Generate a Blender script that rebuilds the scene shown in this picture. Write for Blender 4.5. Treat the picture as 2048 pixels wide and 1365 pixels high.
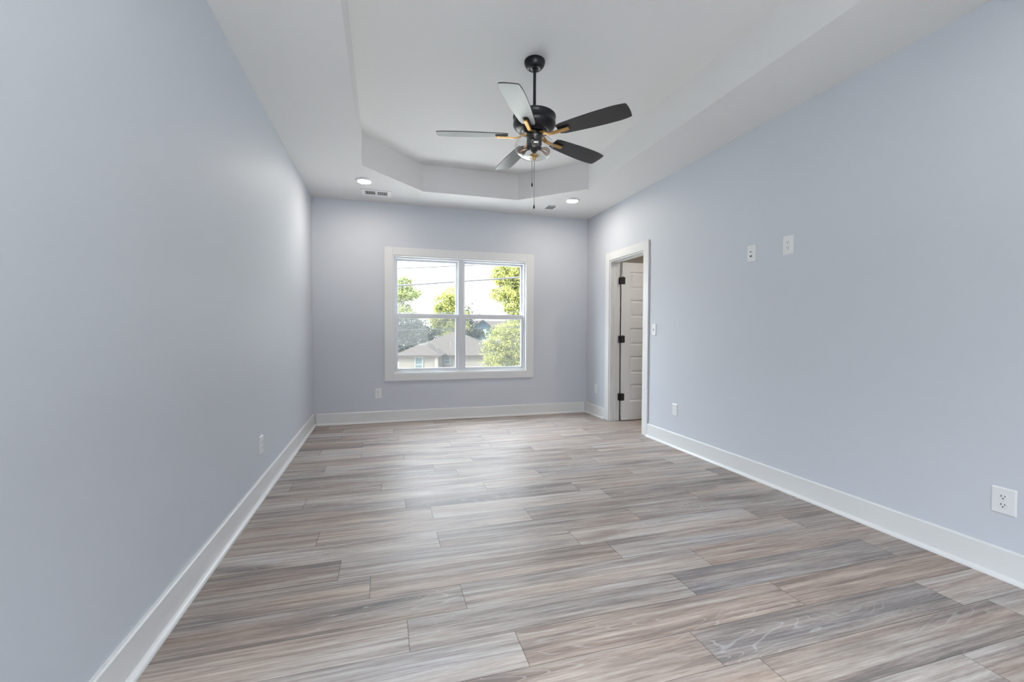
import bpy, math, random
from mathutils import Vector, Matrix

# ------------------------------------------------------------------ scene, camera, light, exposure
SC = bpy.context.scene
COL = SC.collection
for o in list(bpy.data.objects):
    bpy.data.objects.remove(o)

H = 2.743                 # ceiling height
W = 3.61                  # room width
YF = -6.35                # front wall (behind the camera)
TZ = 3.048                # tray ceiling height
FPX = 879.0               # focal length in pixels of the 2048 wide frame
CAM = Vector((0.8145, -5.7379, 1.1511))
YAW, PITCH, ROLL = 0.285073, -0.022552, 0.003912

cam_d = bpy.data.cameras.new('camera')
cam = bpy.data.objects.new('camera', cam_d)
COL.objects.link(cam)
cam_d.sensor_width = 36.0
cam_d.lens = FPX / 2048.0 * 36.0
cam_d.clip_start = 0.02
cam_d.clip_end = 600
fwd = Vector((math.sin(YAW) * math.cos(PITCH), math.cos(YAW) * math.cos(PITCH), math.sin(PITCH)))
r0 = Vector((math.cos(YAW), -math.sin(YAW), 0))
u0 = r0.cross(fwd)
rgt = r0 * math.cos(ROLL) + u0 * math.sin(ROLL)
upv = -r0 * math.sin(ROLL) + u0 * math.cos(ROLL)
m = Matrix((rgt, upv, -fwd)).transposed().to_4x4()
m.translation = CAM
cam.matrix_world = m
SC.camera = cam

SKY = 4.0
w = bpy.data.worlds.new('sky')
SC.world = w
w.use_nodes = True
nt = w.node_tree
nt.nodes.clear()
wo = nt.nodes.new('ShaderNodeOutputWorld')
wb = nt.nodes.new('ShaderNodeBackground')
wr = nt.nodes.new('ShaderNodeValToRGB')
wx = nt.nodes.new('ShaderNodeSeparateXYZ')
wt = nt.nodes.new('ShaderNodeTexCoord')
nt.links.new(wt.outputs['Generated'], wx.inputs[0])
nt.links.new(wx.outputs['Z'], wr.inputs[0])
# brighter towards the sun's side of the sky (left of the room)
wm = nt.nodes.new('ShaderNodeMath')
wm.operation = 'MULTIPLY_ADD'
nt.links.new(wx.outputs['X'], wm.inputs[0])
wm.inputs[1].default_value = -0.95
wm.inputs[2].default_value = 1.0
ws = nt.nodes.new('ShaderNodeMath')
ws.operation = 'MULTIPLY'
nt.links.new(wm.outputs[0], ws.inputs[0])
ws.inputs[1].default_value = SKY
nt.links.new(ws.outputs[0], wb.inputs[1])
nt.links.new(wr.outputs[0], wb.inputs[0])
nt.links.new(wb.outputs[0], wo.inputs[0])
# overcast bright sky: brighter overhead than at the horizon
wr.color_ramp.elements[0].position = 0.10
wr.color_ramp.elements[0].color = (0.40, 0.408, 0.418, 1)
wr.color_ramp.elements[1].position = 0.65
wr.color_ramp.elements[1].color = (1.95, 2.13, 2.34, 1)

sd = bpy.data.lights.new('sun', 'SUN')
sd.energy = 6.0
sd.angle = 0.01
sd.color = (1.0, 0.93, 0.80)
so = bpy.data.objects.new('sun', sd)
COL.objects.link(so)
so.rotation_euler = Vector((0.78, 0.22, -0.62)).to_track_quat('-Z', 'Y').to_euler()
so.location = (-20, 10, 20)

LAMP = 76.0               # radiance of the recessed lamp lenses
SC.view_settings.view_transform = 'Standard'
SC.view_settings.look = 'None'
SC.view_settings.gamma = 1.0
SC.view_settings.use_curve_mapping = False
SC.view_settings.exposure = 1.60
SC.cycles.use_denoising = True
SC.cycles.max_bounces = 14
SC.cycles.diffuse_bounces = 8
SC.cycles.glossy_bounces = 5
SC.cycles.transparent_max_bounces = 24
SC.cycles.transmission_bounces = 8
SC.cycles.caustics_reflective = False
SC.cycles.caustics_refractive = False
SC.cycles.sample_clamp_indirect = 8.0


def portal(loc, rot, sx, sy):
    d = bpy.data.lights.new('window_portal', 'AREA')
    d.shape = 'RECTANGLE'
    d.size = sx
    d.size_y = sy
    d.cycles.is_portal = True
    o = bpy.data.objects.new('window_portal', d)
    COL.objects.link(o)
    o.location = loc
    o.rotation_euler = rot


# ------------------------------------------------------------------ materials
def mat(name, col=(0.8, 0.8, 0.8), rough=0.5, metal=0.0, spec=0.5, emis=None, estr=0.0):
    mt = bpy.data.materials.new(name)
    mt.use_nodes = True
    b = mt.node_tree.nodes['Principled BSDF']
    b.inputs['Base Color'].default_value = (*col, 1)
    b.inputs['Roughness'].default_value = rough
    b.inputs['Metallic'].default_value = metal
    b.inputs['Specular IOR Level'].default_value = spec
    if emis:
        b.inputs['Emission Color'].default_value = (*emis, 1)
        b.inputs['Emission Strength'].default_value = estr
    return mt


class NT:
    """small helper around a node tree"""
    def __init__(s, mt):
        s.t = mt.node_tree
        s.b = s.t.nodes.get('Principled BSDF')

    def n(s, typ, **kw):
        nd = s.t.nodes.new(typ)
        for k, v in kw.items():
            setattr(nd, k, v)
        return nd

    def l(s, a, b):
        s.t.links.new(a, b)

    def val(s, x, sock):
        if isinstance(x, (int, float)):
            sock.default_value = x
        else:
            s.l(x, sock)

    def math(s, op, a, b=0.0, c=None, clamp=False):
        nd = s.n('ShaderNodeMath', operation=op, use_clamp=clamp)
        s.val(a, nd.inputs[0])
        s.val(b, nd.inputs[1])
        if c is not None:
            s.val(c, nd.inputs[2])
        return nd.outputs[0]

    def noise(s, vec, scale=1.0, detail=2.0, rough=0.5, dist=0.0):
        nd = s.n('ShaderNodeTexNoise')
        s.l(vec, nd.inputs['Vector'])
        nd.inputs['Scale'].default_value = scale
        nd.inputs['Detail'].default_value = detail
        nd.inputs['Roughness'].default_value = rough
        nd.inputs['Distortion'].default_value = dist
        return nd.outputs[0]

    def comb(s, x, y, z):
        nd = s.n('ShaderNodeCombineXYZ')
        s.val(x, nd.inputs[0])
        s.val(y, nd.inputs[1])
        s.val(z, nd.inputs[2])
        return nd.outputs[0]

    def ramp(s, f, stops):
        nd = s.n('ShaderNodeValToRGB')
        cr = nd.color_ramp
        while len(cr.elements) < len(stops):
            cr.elements.new(0.5)
        for e, (p, c) in zip(cr.elements, stops):
            e.position = p
            e.color = (*c, 1) if len(c) == 3 else c
        s.l(f, nd.inputs[0])
        return nd.outputs[0]

    def mix(s, f, a, b, mode='MIX'):
        nd = s.n('ShaderNodeMix', data_type='RGBA', blend_type=mode)
        s.val(f, nd.inputs[0])
        for x, i in ((a, 6), (b, 7)):
            if isinstance(x, tuple):
                nd.inputs[i].default_value = (*x, 1)
            else:
                s.l(x, nd.inputs[i])
        return nd.outputs[2]

    def smooth(s, x, a, b, lo=0.0, hi=1.0):
        nd = s.n('ShaderNodeMapRange', interpolation_type='SMOOTHSTEP')
        s.val(x, nd.inputs[0])
        nd.inputs[1].default_value = a
        nd.inputs[2].default_value = b
        nd.inputs[3].default_value = lo
        nd.inputs[4].default_value = hi
        return nd.outputs[0]


def painted(name, col, rough, bump=0.02, scale=220, spec=0.5):
    mt = mat(name, col, rough, spec=spec)
    t = NT(mt)
    tc = t.n('ShaderNodeTexCoord').outputs['Object']
    nz = t.noise(tc, scale, 2.0)
    bp = t.n('ShaderNodeBump')
    bp.inputs['Strength'].default_value = bump
    bp.inputs['Distance'].default_value = 0.002
    t.l(nz, bp.inputs['Height'])
    t.l(bp.outputs[0], t.b.inputs['Normal'])
    return mt


M_WALL = painted('pale_blue_grey_paint', (0.530, 0.556, 0.606), 0.55, 0.05, 160, 0.35)
M_CEIL = painted('white_ceiling_paint', (0.70, 0.693, 0.69), 0.8, 0.03, 160, 0.2)
M_TRIM = painted('white_trim_paint', (0.655, 0.658, 0.662), 0.32, 0.01, 60, 0.5)
M_DOOR = painted('white_door_paint', (0.74, 0.755, 0.77), 0.38, 0.01, 60, 0.5)
M_VINYL = mat('white_vinyl', (0.62, 0.64, 0.675), 0.35)
M_PLATE = mat('white_plate_plastic', (0.68, 0.69, 0.70), 0.3)
M_SLOT = mat('dark_slot', (0.02, 0.02, 0.022), 0.6)
M_BLACK = mat('satin_black_metal', (0.006, 0.006, 0.010), 0.36)
M_HINGE = mat('matt_black_hinge', (0.012, 0.012, 0.012), 0.5)
M_BLADE = mat('dark_satin_blade', (0.005, 0.005, 0.008), 0.33, spec=0.85)
M_BRASS = mat('brushed_brass', (0.60, 0.36, 0.13), 0.36, 1.0)
M_CHAIN = mat('chain_metal', (0.25, 0.23, 0.2), 0.35, 1.0)
M_FILAMENT = mat('filament_amber', (0.5, 0.25, 0.07), 0.4)
M_LENS = mat('lamp_lens', (0.9, 0.9, 0.9), 0.4, emis=(1.0, 0.90, 0.77), estr=LAMP)
M_LENS_ADDED = mat('added_lamp_lens', (0.9, 0.9, 0.9), 0.4, emis=(1.0, 0.90, 0.77), estr=LAMP * 0.45)  # weaker lens for the unseen lamps added behind the camera
M_HALL = mat('lamp_warmed_paint', (0.60, 0.56, 0.51), 0.6)  # warm lamplight put into the wall colour as beige
M_VENT = mat('white_vent_metal', (0.78, 0.78, 0.78), 0.4)
M_DUCT = mat('dark_duct', (0.03, 0.032, 0.032), 0.7)


def clear_glass(name, tint=(1, 1, 1), gloss=0.06, rough=0.0, edge=0.5):
    mt = bpy.data.materials.new(name)
    mt.use_nodes = True
    t = NT(mt)
    t.t.nodes.remove(t.b)
    out = t.t.nodes['Material Output']
    tr = t.n('ShaderNodeBsdfTransparent')
    tr.inputs[0].default_value = (*tint, 1)
    gl = t.n('ShaderNodeBsdfGlossy')
    gl.inputs['Roughness'].default_value = rough
    lw = t.n('ShaderNodeLayerWeight')
    lw.inputs[0].default_value = 0.5
    p = t.math('POWER', lw.outputs['Facing'], 4.0)
    f = t.math('MULTIPLY_ADD', p, edge, gloss, clamp=True)
    mx = t.n('ShaderNodeMixShader')
    t.l(f, mx.inputs[0])
    t.l(tr.outputs[0], mx.inputs[1])
    t.l(gl.outputs[0], mx.inputs[2])
    t.l(mx.outputs[0], out.inputs[0])
    return mt


M_GLASS = clear_glass('window_glass', (0.97, 0.985, 0.98), 0.025, 0.0, 0.4)
M_BOWL = clear_glass('clear_bowl_glass', (0.95, 0.96, 0.96), 0.075, 0.03, 0.85)
M_BULB = clear_glass('amber_bulb_glass', (0.74, 0.65, 0.60), 0.12, 0.05, 0.7)


def screen_mat():
    mt = bpy.data.materials.new('insect_screen')
    mt.use_nodes = True
    t = NT(mt)
    t.t.nodes.remove(t.b)
    out = t.t.nodes['Material Output']
    tr = t.n('ShaderNodeBsdfTransparent')
    tr.inputs[0].default_value = (1, 1, 1, 1)
    df = t.n('ShaderNodeBsdfDiffuse')
    df.inputs[0].default_value = (0.034, 0.035, 0.037, 1)
    tl = t.n('ShaderNodeBsdfTranslucent')
    tl.inputs[0].default_value = (0.034, 0.035, 0.037, 1)
    a = t.n('ShaderNodeAddShader')
    t.l(df.outputs[0], a.inputs[0])
    t.l(tl.outputs[0], a.inputs[1])
    mx = t.n('ShaderNodeMixShader')
    mx.inputs[0].default_value = 0.30
    t.l(tr.outputs[0], mx.inputs[1])
    t.l(a.outputs[0], mx.inputs[2])
    t.l(mx.outputs[0], out.inputs[0])
    return mt


M_SCREEN = screen_mat()


def floor_mat():
    mt = mat('weathered_oak_plank', (0.3, 0.28, 0.26), 0.38)
    t = NT(mt)
    uv = t.n('ShaderNodeUVMap', uv_map='plank_uv').outputs[0]
    sp = t.n('ShaderNodeSeparateXYZ')
    t.l(uv, sp.inputs[0])
    u, v = sp.outputs[0], sp.outputs[1]
    at = t.n('ShaderNodeAttribute', attribute_name='plank')
    sc = t.n('ShaderNodeSeparateColor')
    t.l(at.outputs['Color'], sc.inputs[0])
    r, g, b = sc.outputs[0], sc.outputs[1], sc.outputs[2]
    seed = t.math('MULTIPLY', g, 57.0)
    us = t.math('ADD', u, seed)
    # broad tone bands running with the grain
    bands = t.noise(t.comb(t.math('MULTIPLY', us, 1.0), t.math('MULTIPLY', v, 24.0), seed), 1.0, 3.0, 0.6, 0.25)
    streak = t.noise(t.comb(t.math('MULTIPLY', us, 3.2), t.math('MULTIPLY', v, 85.0), seed), 1.0, 5.0, 0.65)
    fine = t.noise(t.comb(t.math('MULTIPLY', us, 22.0), t.math('MULTIPLY', v, 420.0), seed), 1.0, 3.0, 0.6)
    # cathedral figure: contour lines of a stretched noise field
    fld = t.noise(t.comb(t.math('MULTIPLY', us, 1.25), t.math('MULTIPLY', v, 8.5), t.math('ADD', seed, 9.0)), 1.0, 2.0, 0.35, 0.35)
    con = t.math('FRACT', t.math('MULTIPLY', fld, 22.0))
    tri = t.math('ABSOLUTE', t.math('SUBTRACT', con, 0.5))
    line = t.smooth(tri, 0.40, 0.495)
    core = t.smooth(fld, 0.47, 0.68)
    gate = t.math('MULTIPLY', t.smooth(b, 0.15, 0.5),
                  t.smooth(t.noise(t.comb(t.math('MULTIPLY', us, 1.1), t.math('MULTIPLY', v, 5.0), t.math('ADD', seed, 31.0)), 1.0, 1.0), 0.46, 0.60))
    figure = t.math('MULTIPLY', line, gate)
    # tone
    tone = t.math('MULTIPLY_ADD', bands, 0.85, t.math('MULTIPLY', streak, 0.92))
    tone = t.math('MULTIPLY_ADD', fine, 0.36, tone)
    tone = t.math('MULTIPLY_ADD', r, 0.20, tone)
    tone = t.math('SUBTRACT', tone, t.math('MULTIPLY', t.math('MULTIPLY', core, gate), 0.24))
    tone = t.math('SUBTRACT', tone, 0.585)
    tone = t.math('MULTIPLY_ADD', t.math('SUBTRACT', tone, 0.5), 1.30, 0.46)
    colr = t.ramp(tone, [(0.04, (0.125, 0.116, 0.118)), (0.30, (0.200, 0.172, 0.162)),
                         (0.50, (0.300, 0.260, 0.240)), (0.72, (0.400, 0.364, 0.342)), (0.95, (0.50, 0.475, 0.455))])
    hue = t.noise(t.comb(t.math('MULTIPLY', us, 0.7), t.math('MULTIPLY', v, 7.0), t.math('ADD', seed, 3.0)), 1.0, 2.0)
    hue = t.math('MULTIPLY_ADD', hue, 0.9, t.math('MULTIPLY_ADD', at.outputs['Alpha'], 0.45, -0.175), clamp=True)
    tint = t.ramp(hue, [(0.30, (1.09, 0.97, 0.89)), (0.5, (1.02, 0.99, 0.96)), (0.74, (0.94, 0.98, 1.05))])
    colr = t.mix(1.0, colr, tint, 'MULTIPLY')
    colr = t.mix(t.math('MULTIPLY', figure, 0.42), colr, (0.50, 0.475, 0.46))
    # bevelled joints
    px = t.n('ShaderNodeUVMap', uv_map='plank_edge').outputs[0]
    s2 = t.n('ShaderNodeSeparateXYZ')
    t.l(px, s2.inputs[0])
    ev = t.math('MINIMUM', s2.outputs[1], t.math('SUBTRACT', 0.1845, s2.outputs[1]))
    eu = t.math('MINIMUM', s2.outputs[0], t.math('SUBTRACT', 1.225, s2.outputs[0]))
    ed = t.math('MINIMUM', ev, eu)
    joint = t.smooth(ed, 0.0006, 0.0022, 1.0, 0.0)
    colr = t.mix(t.math('MULTIPLY', joint, 0.62), colr, (0.045, 0.036, 0.030))
    t.l(colr, t.b.inputs['Base Color'])
    rg = t.math('MULTIPLY_ADD', streak, 0.12, 0.385)
    rg = t.math('ADD', rg, t.math('MULTIPLY', joint, 0.3))
    t.l(rg, t.b.inputs['Roughness'])
    t.b.inputs['Specular IOR Level'].default_value = 0.30
    hgt = t.math('SUBTRACT', t.math('MULTIPLY_ADD', streak, 0.25, t.math('MULTIPLY', fine, 0.3)), t.math('MULTIPLY', joint, 1.2))
    bp = t.n('ShaderNodeBump')
    bp.inputs['Strength'].default_value = 0.22
    bp.inputs['Distance'].default_value = 0.0012
    t.l(hgt, bp.inputs['Height'])
    t.l(bp.outputs[0], t.b.inputs['Normal'])
    return mt


M_FLOOR = floor_mat()


def leaf_mat(name, dark, light, trans=0.35):
    mt = bpy.data.materials.new(name)
    mt.use_nodes = True
    t = NT(mt)
    t.t.nodes.remove(t.b)
    out = t.t.nodes['Material Output']
    at = t.n('ShaderNodeAttribute', attribute_name='leaf')
    c = t.mix(at.outputs['Fac'], dark, light)
    df = t.n('ShaderNodeBsdfDiffuse')
    tl = t.n('ShaderNodeBsdfTranslucent')
    t.l(c, df.inputs[0])
    t.l(c, tl.inputs[0])
    mx = t.n('ShaderNodeMixShader')
    mx.inputs[0].default_value = trans
    t.l(df.outputs[0], mx.inputs[1])
    t.l(tl.outputs[0], mx.inputs[2])
    t.l(mx.outputs[0], out.inputs[0])
    return mt


M_LEAF_Y = leaf_mat('yellow_green_leaves', (0.060, 0.074, 0.034), (0.33, 0.325, 0.10))
M_LEAF_G = leaf_mat('mid_green_leaves', (0.075, 0.090, 0.048), (0.20, 0.22, 0.095))
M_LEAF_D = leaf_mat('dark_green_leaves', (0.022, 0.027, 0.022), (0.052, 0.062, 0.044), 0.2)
M_BARK = mat('grey_bark', (0.07, 0.06, 0.055), 0.9)


def mottled(name, a, b, scale, rough=0.85):
    mt = mat(name, a, rough, spec=0.05)
    t = NT(mt)
    tc = t.n('ShaderNodeTexCoord').outputs['Object']
    t.l(t.mix(t.noise(tc, scale, 4.0), a, b), t.b.inputs['Base Color'])
    return mt


M_ROOF = mottled('tan_asphalt_shingle', (0.034, 0.0285, 0.0245), (0.041, 0.035, 0.0305), 2.5)
M_ROOF_G = mottled('grey_shingle', (0.045, 0.042, 0.041), (0.055, 0.052, 0.051), 2.0)
M_CREAM = mottled('cream_siding', (0.098, 0.088, 0.074), (0.105, 0.095, 0.081), 1.0)
M_FASCIA = mat('brown_fascia', (0.11, 0.095, 0.08), 0.7)
M_TEAL = mottled('blue_grey_siding', (0.020, 0.034, 0.042), (0.024, 0.039, 0.048), 1.0)
M_PANE = mat('far_window_pane', (0.050, 0.066, 0.063), 0.4, spec=0.08)
M_WHITE_OUT = mat('white_outdoor_trim', (0.14, 0.147, 0.147), 0.6)
M_DARKTRIM = mat('dark_outdoor_trim', (0.06, 0.065, 0.06), 0.7)
M_FENCE = mottled('weathered_fence_board', (0.09, 0.075, 0.062), (0.14, 0.12, 0.10), 3.0)
M_BOUNCE_GROUND = mottled('pale_bounce_ground', (0.34, 0.33, 0.29), (0.46, 0.45, 0.43), 0.15)  # unseen ground, made pale to bounce daylight up to the ceiling
M_BOUNCE_FRONT = mottled('pale_bounce_concrete', (0.42, 0.41, 0.40), (0.48, 0.47, 0.46), 0.5)  # ground beyond the added window, pale to throw light upward
M_CABLE = mat('black_cable', (0.012, 0.012, 0.014), 0.7)


# ------------------------------------------------------------------ mesh builder
class MB:
    def __init__(s):
        s.v, s.f, s.sm = [], [], []

    def add(s, vs, fs, smooth=False):
        k = len(s.v)
        s.v += [tuple(x) for x in vs]
        s.f += [tuple(i + k for i in f) for f in fs]
        s.sm += [smooth] * len(fs)
        return s

    def box(s, a, b):
        x0, x1 = sorted((a[0], b[0]))
        y0, y1 = sorted((a[1], b[1]))
        z0, z1 = sorted((a[2], b[2]))
        return s.add([(x0, y0, z0), (x1, y0, z0), (x1, y1, z0), (x0, y1, z0), (x0, y0, z1), (x1, y0, z1), (x1, y1, z1), (x0, y1, z1)],
                     [(0, 3, 2, 1), (4, 5, 6, 7), (0, 1, 5, 4), (1, 2, 6, 5), (2, 3, 7, 6), (3, 0, 4, 7)])

    def lathe(s, prof, n=40, c=(0, 0, 0), cap0=False, cap1=False, smooth=True):
        """prof: list of (r, z)"""
        vs, fs = [], []
        for r, z in prof:
            for i in range(n):
                a = 2 * math.pi * i / n
                vs.append((c[0] + r * math.cos(a), c[1] + r * math.sin(a), c[2] + z))
        for k in range(len(prof) - 1):
            for i in range(n):
                j = (i + 1) % n
                fs.append((k * n + i, k * n + j, (k + 1) * n + j, (k + 1) * n + i))
        s.add(vs, fs, smooth)
        if cap0:
            s.add(vs[:n], [tuple(range(n))[::-1]])
        if cap1:
            s.add(vs[-n:], [tuple(range(n))])
        return s

    def tube(s, pts, rad, n=8, smooth=True):
        pts = [Vector(p) for p in pts]
        rads = rad if isinstance(rad, (list, tuple)) else [rad] * len(pts)
        vs, fs = [], []
        for i, p in enumerate(pts):
            d = (pts[min(i + 1, len(pts) - 1)] - pts[max(i - 1, 0)]).normalized()
            a = Vector((0, 0, 1)) if abs(d.z) < 0.9 else Vector((1, 0, 0))
            e1 = d.cross(a).normalized()
            e2 = d.cross(e1)
            for k in range(n):
                t = 2 * math.pi * k / n
                vs.append(p + (e1 * math.cos(t) + e2 * math.sin(t)) * rads[i])
        for i in range(len(pts) - 1):
            for k in range(n):
                j = (k + 1) % n
                fs.append((i * n + k, i * n + j, (i + 1) * n + j, (i + 1) * n + k))
        fs.append(tuple(range(n))[::-1])
        fs.append(tuple(range((len(pts) - 1) * n, len(pts) * n)))
        return s.add(vs, fs, smooth)

    def prism(s, poly, axis, a, b):
        """poly: 2-D outline in the two other axes, extruded along axis from a to b"""
        n = len(poly)
        def pt(p, t):
            q = list(p)
            q.insert(axis, t)
            return tuple(q)
        vs = [pt(p, a) for p in poly] + [pt(p, b) for p in poly]
        fs = [tuple(range(n))[::-1], tuple(range(n, 2 * n))] + [(i, (i + 1) % n, n + (i + 1) % n, n + i) for i in range(n)]
        return s.add(vs, fs)

    def xf(s, mtx):
        s.v = [tuple(mtx @ Vector(p)) for p in s.v]
        return s

    def build(s, name, m, parent=None, bevel=0.0, seg=2, loc=None, rz=0.0, fix=True):
        me = bpy.data.meshes.new(name)
        me.from_pydata(s.v, [], s.f)
        me.materials.append(m)
        me.polygons.foreach_set('use_smooth', s.sm)
        me.update()
        if fix:
            import bmesh
            bm = bmesh.new()
            bm.from_mesh(me)
            bmesh.ops.recalc_face_normals(bm, faces=bm.faces)
            bm.to_mesh(me)
            bm.free()
        o = bpy.data.objects.new(name, me)
        COL.objects.link(o)
        if parent:
            o.parent = parent
        if loc:
            o.location = loc
        o.rotation_euler.z = rz
        if bevel:
            bv = o.modifiers.new('bevel', 'BEVEL')
            bv.width = bevel
            bv.segments = seg
            bv.limit_method = 'ANGLE'
            bv.angle_limit = 0.6
        return o


def empty(name, loc=(0, 0, 0), rz=0.0):
    o = bpy.data.objects.new(name, None)
    COL.objects.link(o)
    o.location = loc
    o.rotation_euler.z = rz
    o.empty_display_size = 0.1
    return o


def tag(o, label, cat, group=None):
    o['label'] = label
    o['category'] = cat
    if group:
        o['group'] = group
    return o


def struct(o, label=None, cat=None):
    o['kind'] = 'structure'
    if label:
        o['label'] = label
    if cat:
        o['category'] = cat
    return o


def copy_tree(o, parent=None):
    c = o.copy()
    COL.objects.link(c)
    if parent:
        c.parent = parent
    for ch in list(o.children):
        copy_tree(ch, c)
    return c


# ------------------------------------------------------------------ the room shell
# window opening (back wall) and door opening (right wall)
WX0, WX1, WZ0, WZ1 = 0.930, 2.702, 0.606, 2.100
DY0, DY1, DZ = -1.440, -0.672, 2.058
T = 0.15

# floor, plank by plank (one mesh, joints in its pattern)
def floor():
    PW, PL, y0 = 0.1845, 1.225, -3.966
    # row k covers y0-(k+1)*PW .. y0-k*PW for k>=0 downwards; negative k upwards
    rows = {0: .903, 1: 1.295, 2: 1.94, 3: 2.085, -1: 1.146, -2: .755, -3: .61, -4: 1.105, -5: 1.69, -6: 1.107, -7: .954,
            -8: 1.537, -9: .80, -10: 1.39, -11: 1.22, -12: .35, -13: .99, -14: .62, -15: 1.47}
    special = {(0, 3): (-0.55, 0.31, 1.0, 0.95), (2, 3): (-0.45, 0.77, 1.0, 0.75), (3, 3): (-0.2, 0.52, 1.0, 0.25), (1, 3): (-0.25, 0.12, 0.1, 0.12), (1, 1): (0.9, 0.58, 0.3, 0.4), (0, 0): (0.7, 0.19, 0.3, 0.3),
               (1, 2): (0.2, 0.64, 0.5, 0.0), (0, 2): (0.3, 0.93, 0.3, 0.6), (2, 1): (0.2, 0.22, 1.0, 0.3), (3, 1): (0.3, 0.41, 1.0, 0.2),
               (-2, 1): (0.1, 0.83, 0.2, 0.3), (-1, 3): (0.4, 0.07, 0.2, 0.25)}
    rnd = random.Random(5)
    vs, fs, uv, ue, cols = [], [], [], [], []
    xa, xb, ya, yb = -0.01, W + 1.9, YF, 0.01
    for k in range(-23, 15):
        t1 = y0 - k * PW
        t0 = t1 - PW
        if t0 > yb or t1 < ya:
            continue
        off = rows.get(k, rnd.uniform(0, PL))
        x = off - PL * math.ceil((off - xa) / PL)
        while x < xb:
            c0, c1 = max(x, xa), min(x + PL, xb)
            d0, d1 = max(t0, ya), min(t1, yb)
            # the boards end at the right wall except in the doorway
            if c1 > c0 and d1 > d0:
                i = len(vs)
                vs += [(c0, d0, 0), (c1, d0, 0), (c1, d1, 0), (c0, d1, 0)]
                fs.append((i, i + 1, i + 2, i + 3))
                flip = rnd.random() < 0.5
                tone = (rnd.random(), rnd.random(), rnd.random(), 0.5)
                tone = special.get((k, round(x + PL * 0.5)), tone)
                for (px, py) in ((c0, d0), (c1, d0), (c1, d1), (c0, d1)):
                    a, b = px - x, py - t0
                    ue.append((a, b))
                    uv.append((PL - a, PW - b) if flip else (a, b))
                    cols.append(tone)
            x += PL
    me = bpy.data.meshes.new('floor')
    me.from_pydata(vs, [], fs)
    me.uv_layers.new(name='plank_uv')
    me.uv_layers.new(name='plank_edge')
    me.color_attributes.new('plank', 'FLOAT_COLOR', 'CORNER')
    l1, l2, ca = me.uv_layers['plank_uv'], me.uv_layers['plank_edge'], me.color_attributes['plank']
    for i in range(len(uv)):
        l1.data[i].uv = uv[i]
        l2.data[i].uv = ue[i]
        ca.data[i].color = cols[i]
    me.materials.append(M_FLOOR)
    o = bpy.data.objects.new('floor', me)
    COL.objects.link(o)
    return struct(o, 'grey brown weathered oak plank floor', 'floor')


floor()
struct(MB().box((-T, YF - T, -0.20), (W + 2.0, T, -0.012)).build('floor_slab', M_DUCT))

b = MB()
b.box((-T, 0, -0.05), (WX0, T, 3.1)).box((WX1, 0, -0.05), (W + T, T, 3.1))
b.box((WX0, 0, -0.05), (WX1, T, WZ0)).box((WX0, 0, WZ1), (WX1, T, 3.1))
struct(b.build('wall_back', M_WALL))
struct(MB().box((-T, YF - T, -0.05), (0, 0, 3.1)).build('wall_left', M_WALL))
b = MB()
b.box((W, DY1, -0.05), (W + 0.125, 0, 3.1)).box((W, YF - T, -0.05), (W + 0.125, DY0, 3.1)).box((W, DY0, DZ), (W + 0.125, DY1, 3.1))
struct(b.build('wall_right', M_WALL))
# front wall behind the camera with a window added for fill light
FX0, FX1, FZ0, FZ1 = 0.30, 2.05, 0.70, 2.10
b = MB()
b.box((0, YF - T, -0.05), (FX0, YF, 3.1)).box((FX1, YF - T, -0.05), (W, YF, 3.1))
b.box((FX0, YF - T, -0.05), (FX1, YF, FZ0)).box((FX0, YF - T, FZ1), (FX1, YF, 3.1))
struct(b.build('wall_front', M_WALL))

# ceiling with the octagonal tray
TX0, TX1, TY0, TY1, CH = 0.622, 3.020, -5.00, -0.598, 0.632


def ceiling():
    oct_ = [(TX0 + CH, TY1), (TX1 - CH, TY1), (TX1, TY1 - CH), (TX1, TY0 + CH), (TX1 - CH, TY0), (TX0 + CH, TY0), (TX0, TY0 + CH), (TX0, TY1 - CH)]
    sq = [(0, 0), (W, 0), (W, YF), (0, YF)]
    b = MB()
    vs = [(x, y, H) for x, y in sq] + [(x, y, H) for x, y in oct_] + [(x, y, TZ) for x, y in oct_]
    A = lambda i: 4 + i % 8
    B = lambda i: 12 + i % 8
    fs = [(0, 1, A(1), A(0)), (1, A(2), A(1)), (1, 2, A(3), A(2)), (2, A(4), A(3)), (2, 3, A(5), A(4)), (3, A(6), A(5)), (3, 0, A(7), A(6)), (0, A(0), A(7))]
    fs += [(A(i), A(i + 1), B(i + 1), B(i)) for i in range(8)]
    fs.append(tuple(B(i) for i in range(8)))
    b.add(vs, fs)
    return struct(b.build('ceiling', M_CEIL, fix=False), 'white tray ceiling with clipped corners', 'ceiling')


ceiling()
struct(MB().box((-T, YF - T, 3.1), (W + T, T, 3.2)).build('ceiling_deck', M_CEIL))

# baseboards: board with an eased top plus a shoe mould at the floor
BH, BT, ST, SH = 0.140, 0.016, 0.037, 0.020


def base_profile(n=6):
    p = [(0, 0), (ST, 0)]
    for i in range(1, n + 1):
        a = math.pi / 2 * i / n
        p.append((BT + (ST - BT) * math.cos(a), SH * math.sin(a)))
    p += [(BT, BH - 0.006), (BT - 0.005, BH), (0, BH)]
    return p


def baseboard(name, m_, side, a, b_):
    p = base_profile()
    mb = MB()
    if side == 'left':
        mb.prism([(x, z) for x, z in p], 1, a, b_)
    elif side == 'right':
        mb.prism([(W - x, z) for x, z in p], 1, a, b_)
    elif side == 'back':
        mb.prism([(-y, z) for y, z in p], 0, a, b_)
    else:
        mb.prism([(YF + y, z) for y, z in p], 0, a, b_)
    return struct(mb.build(name, m_))


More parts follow.
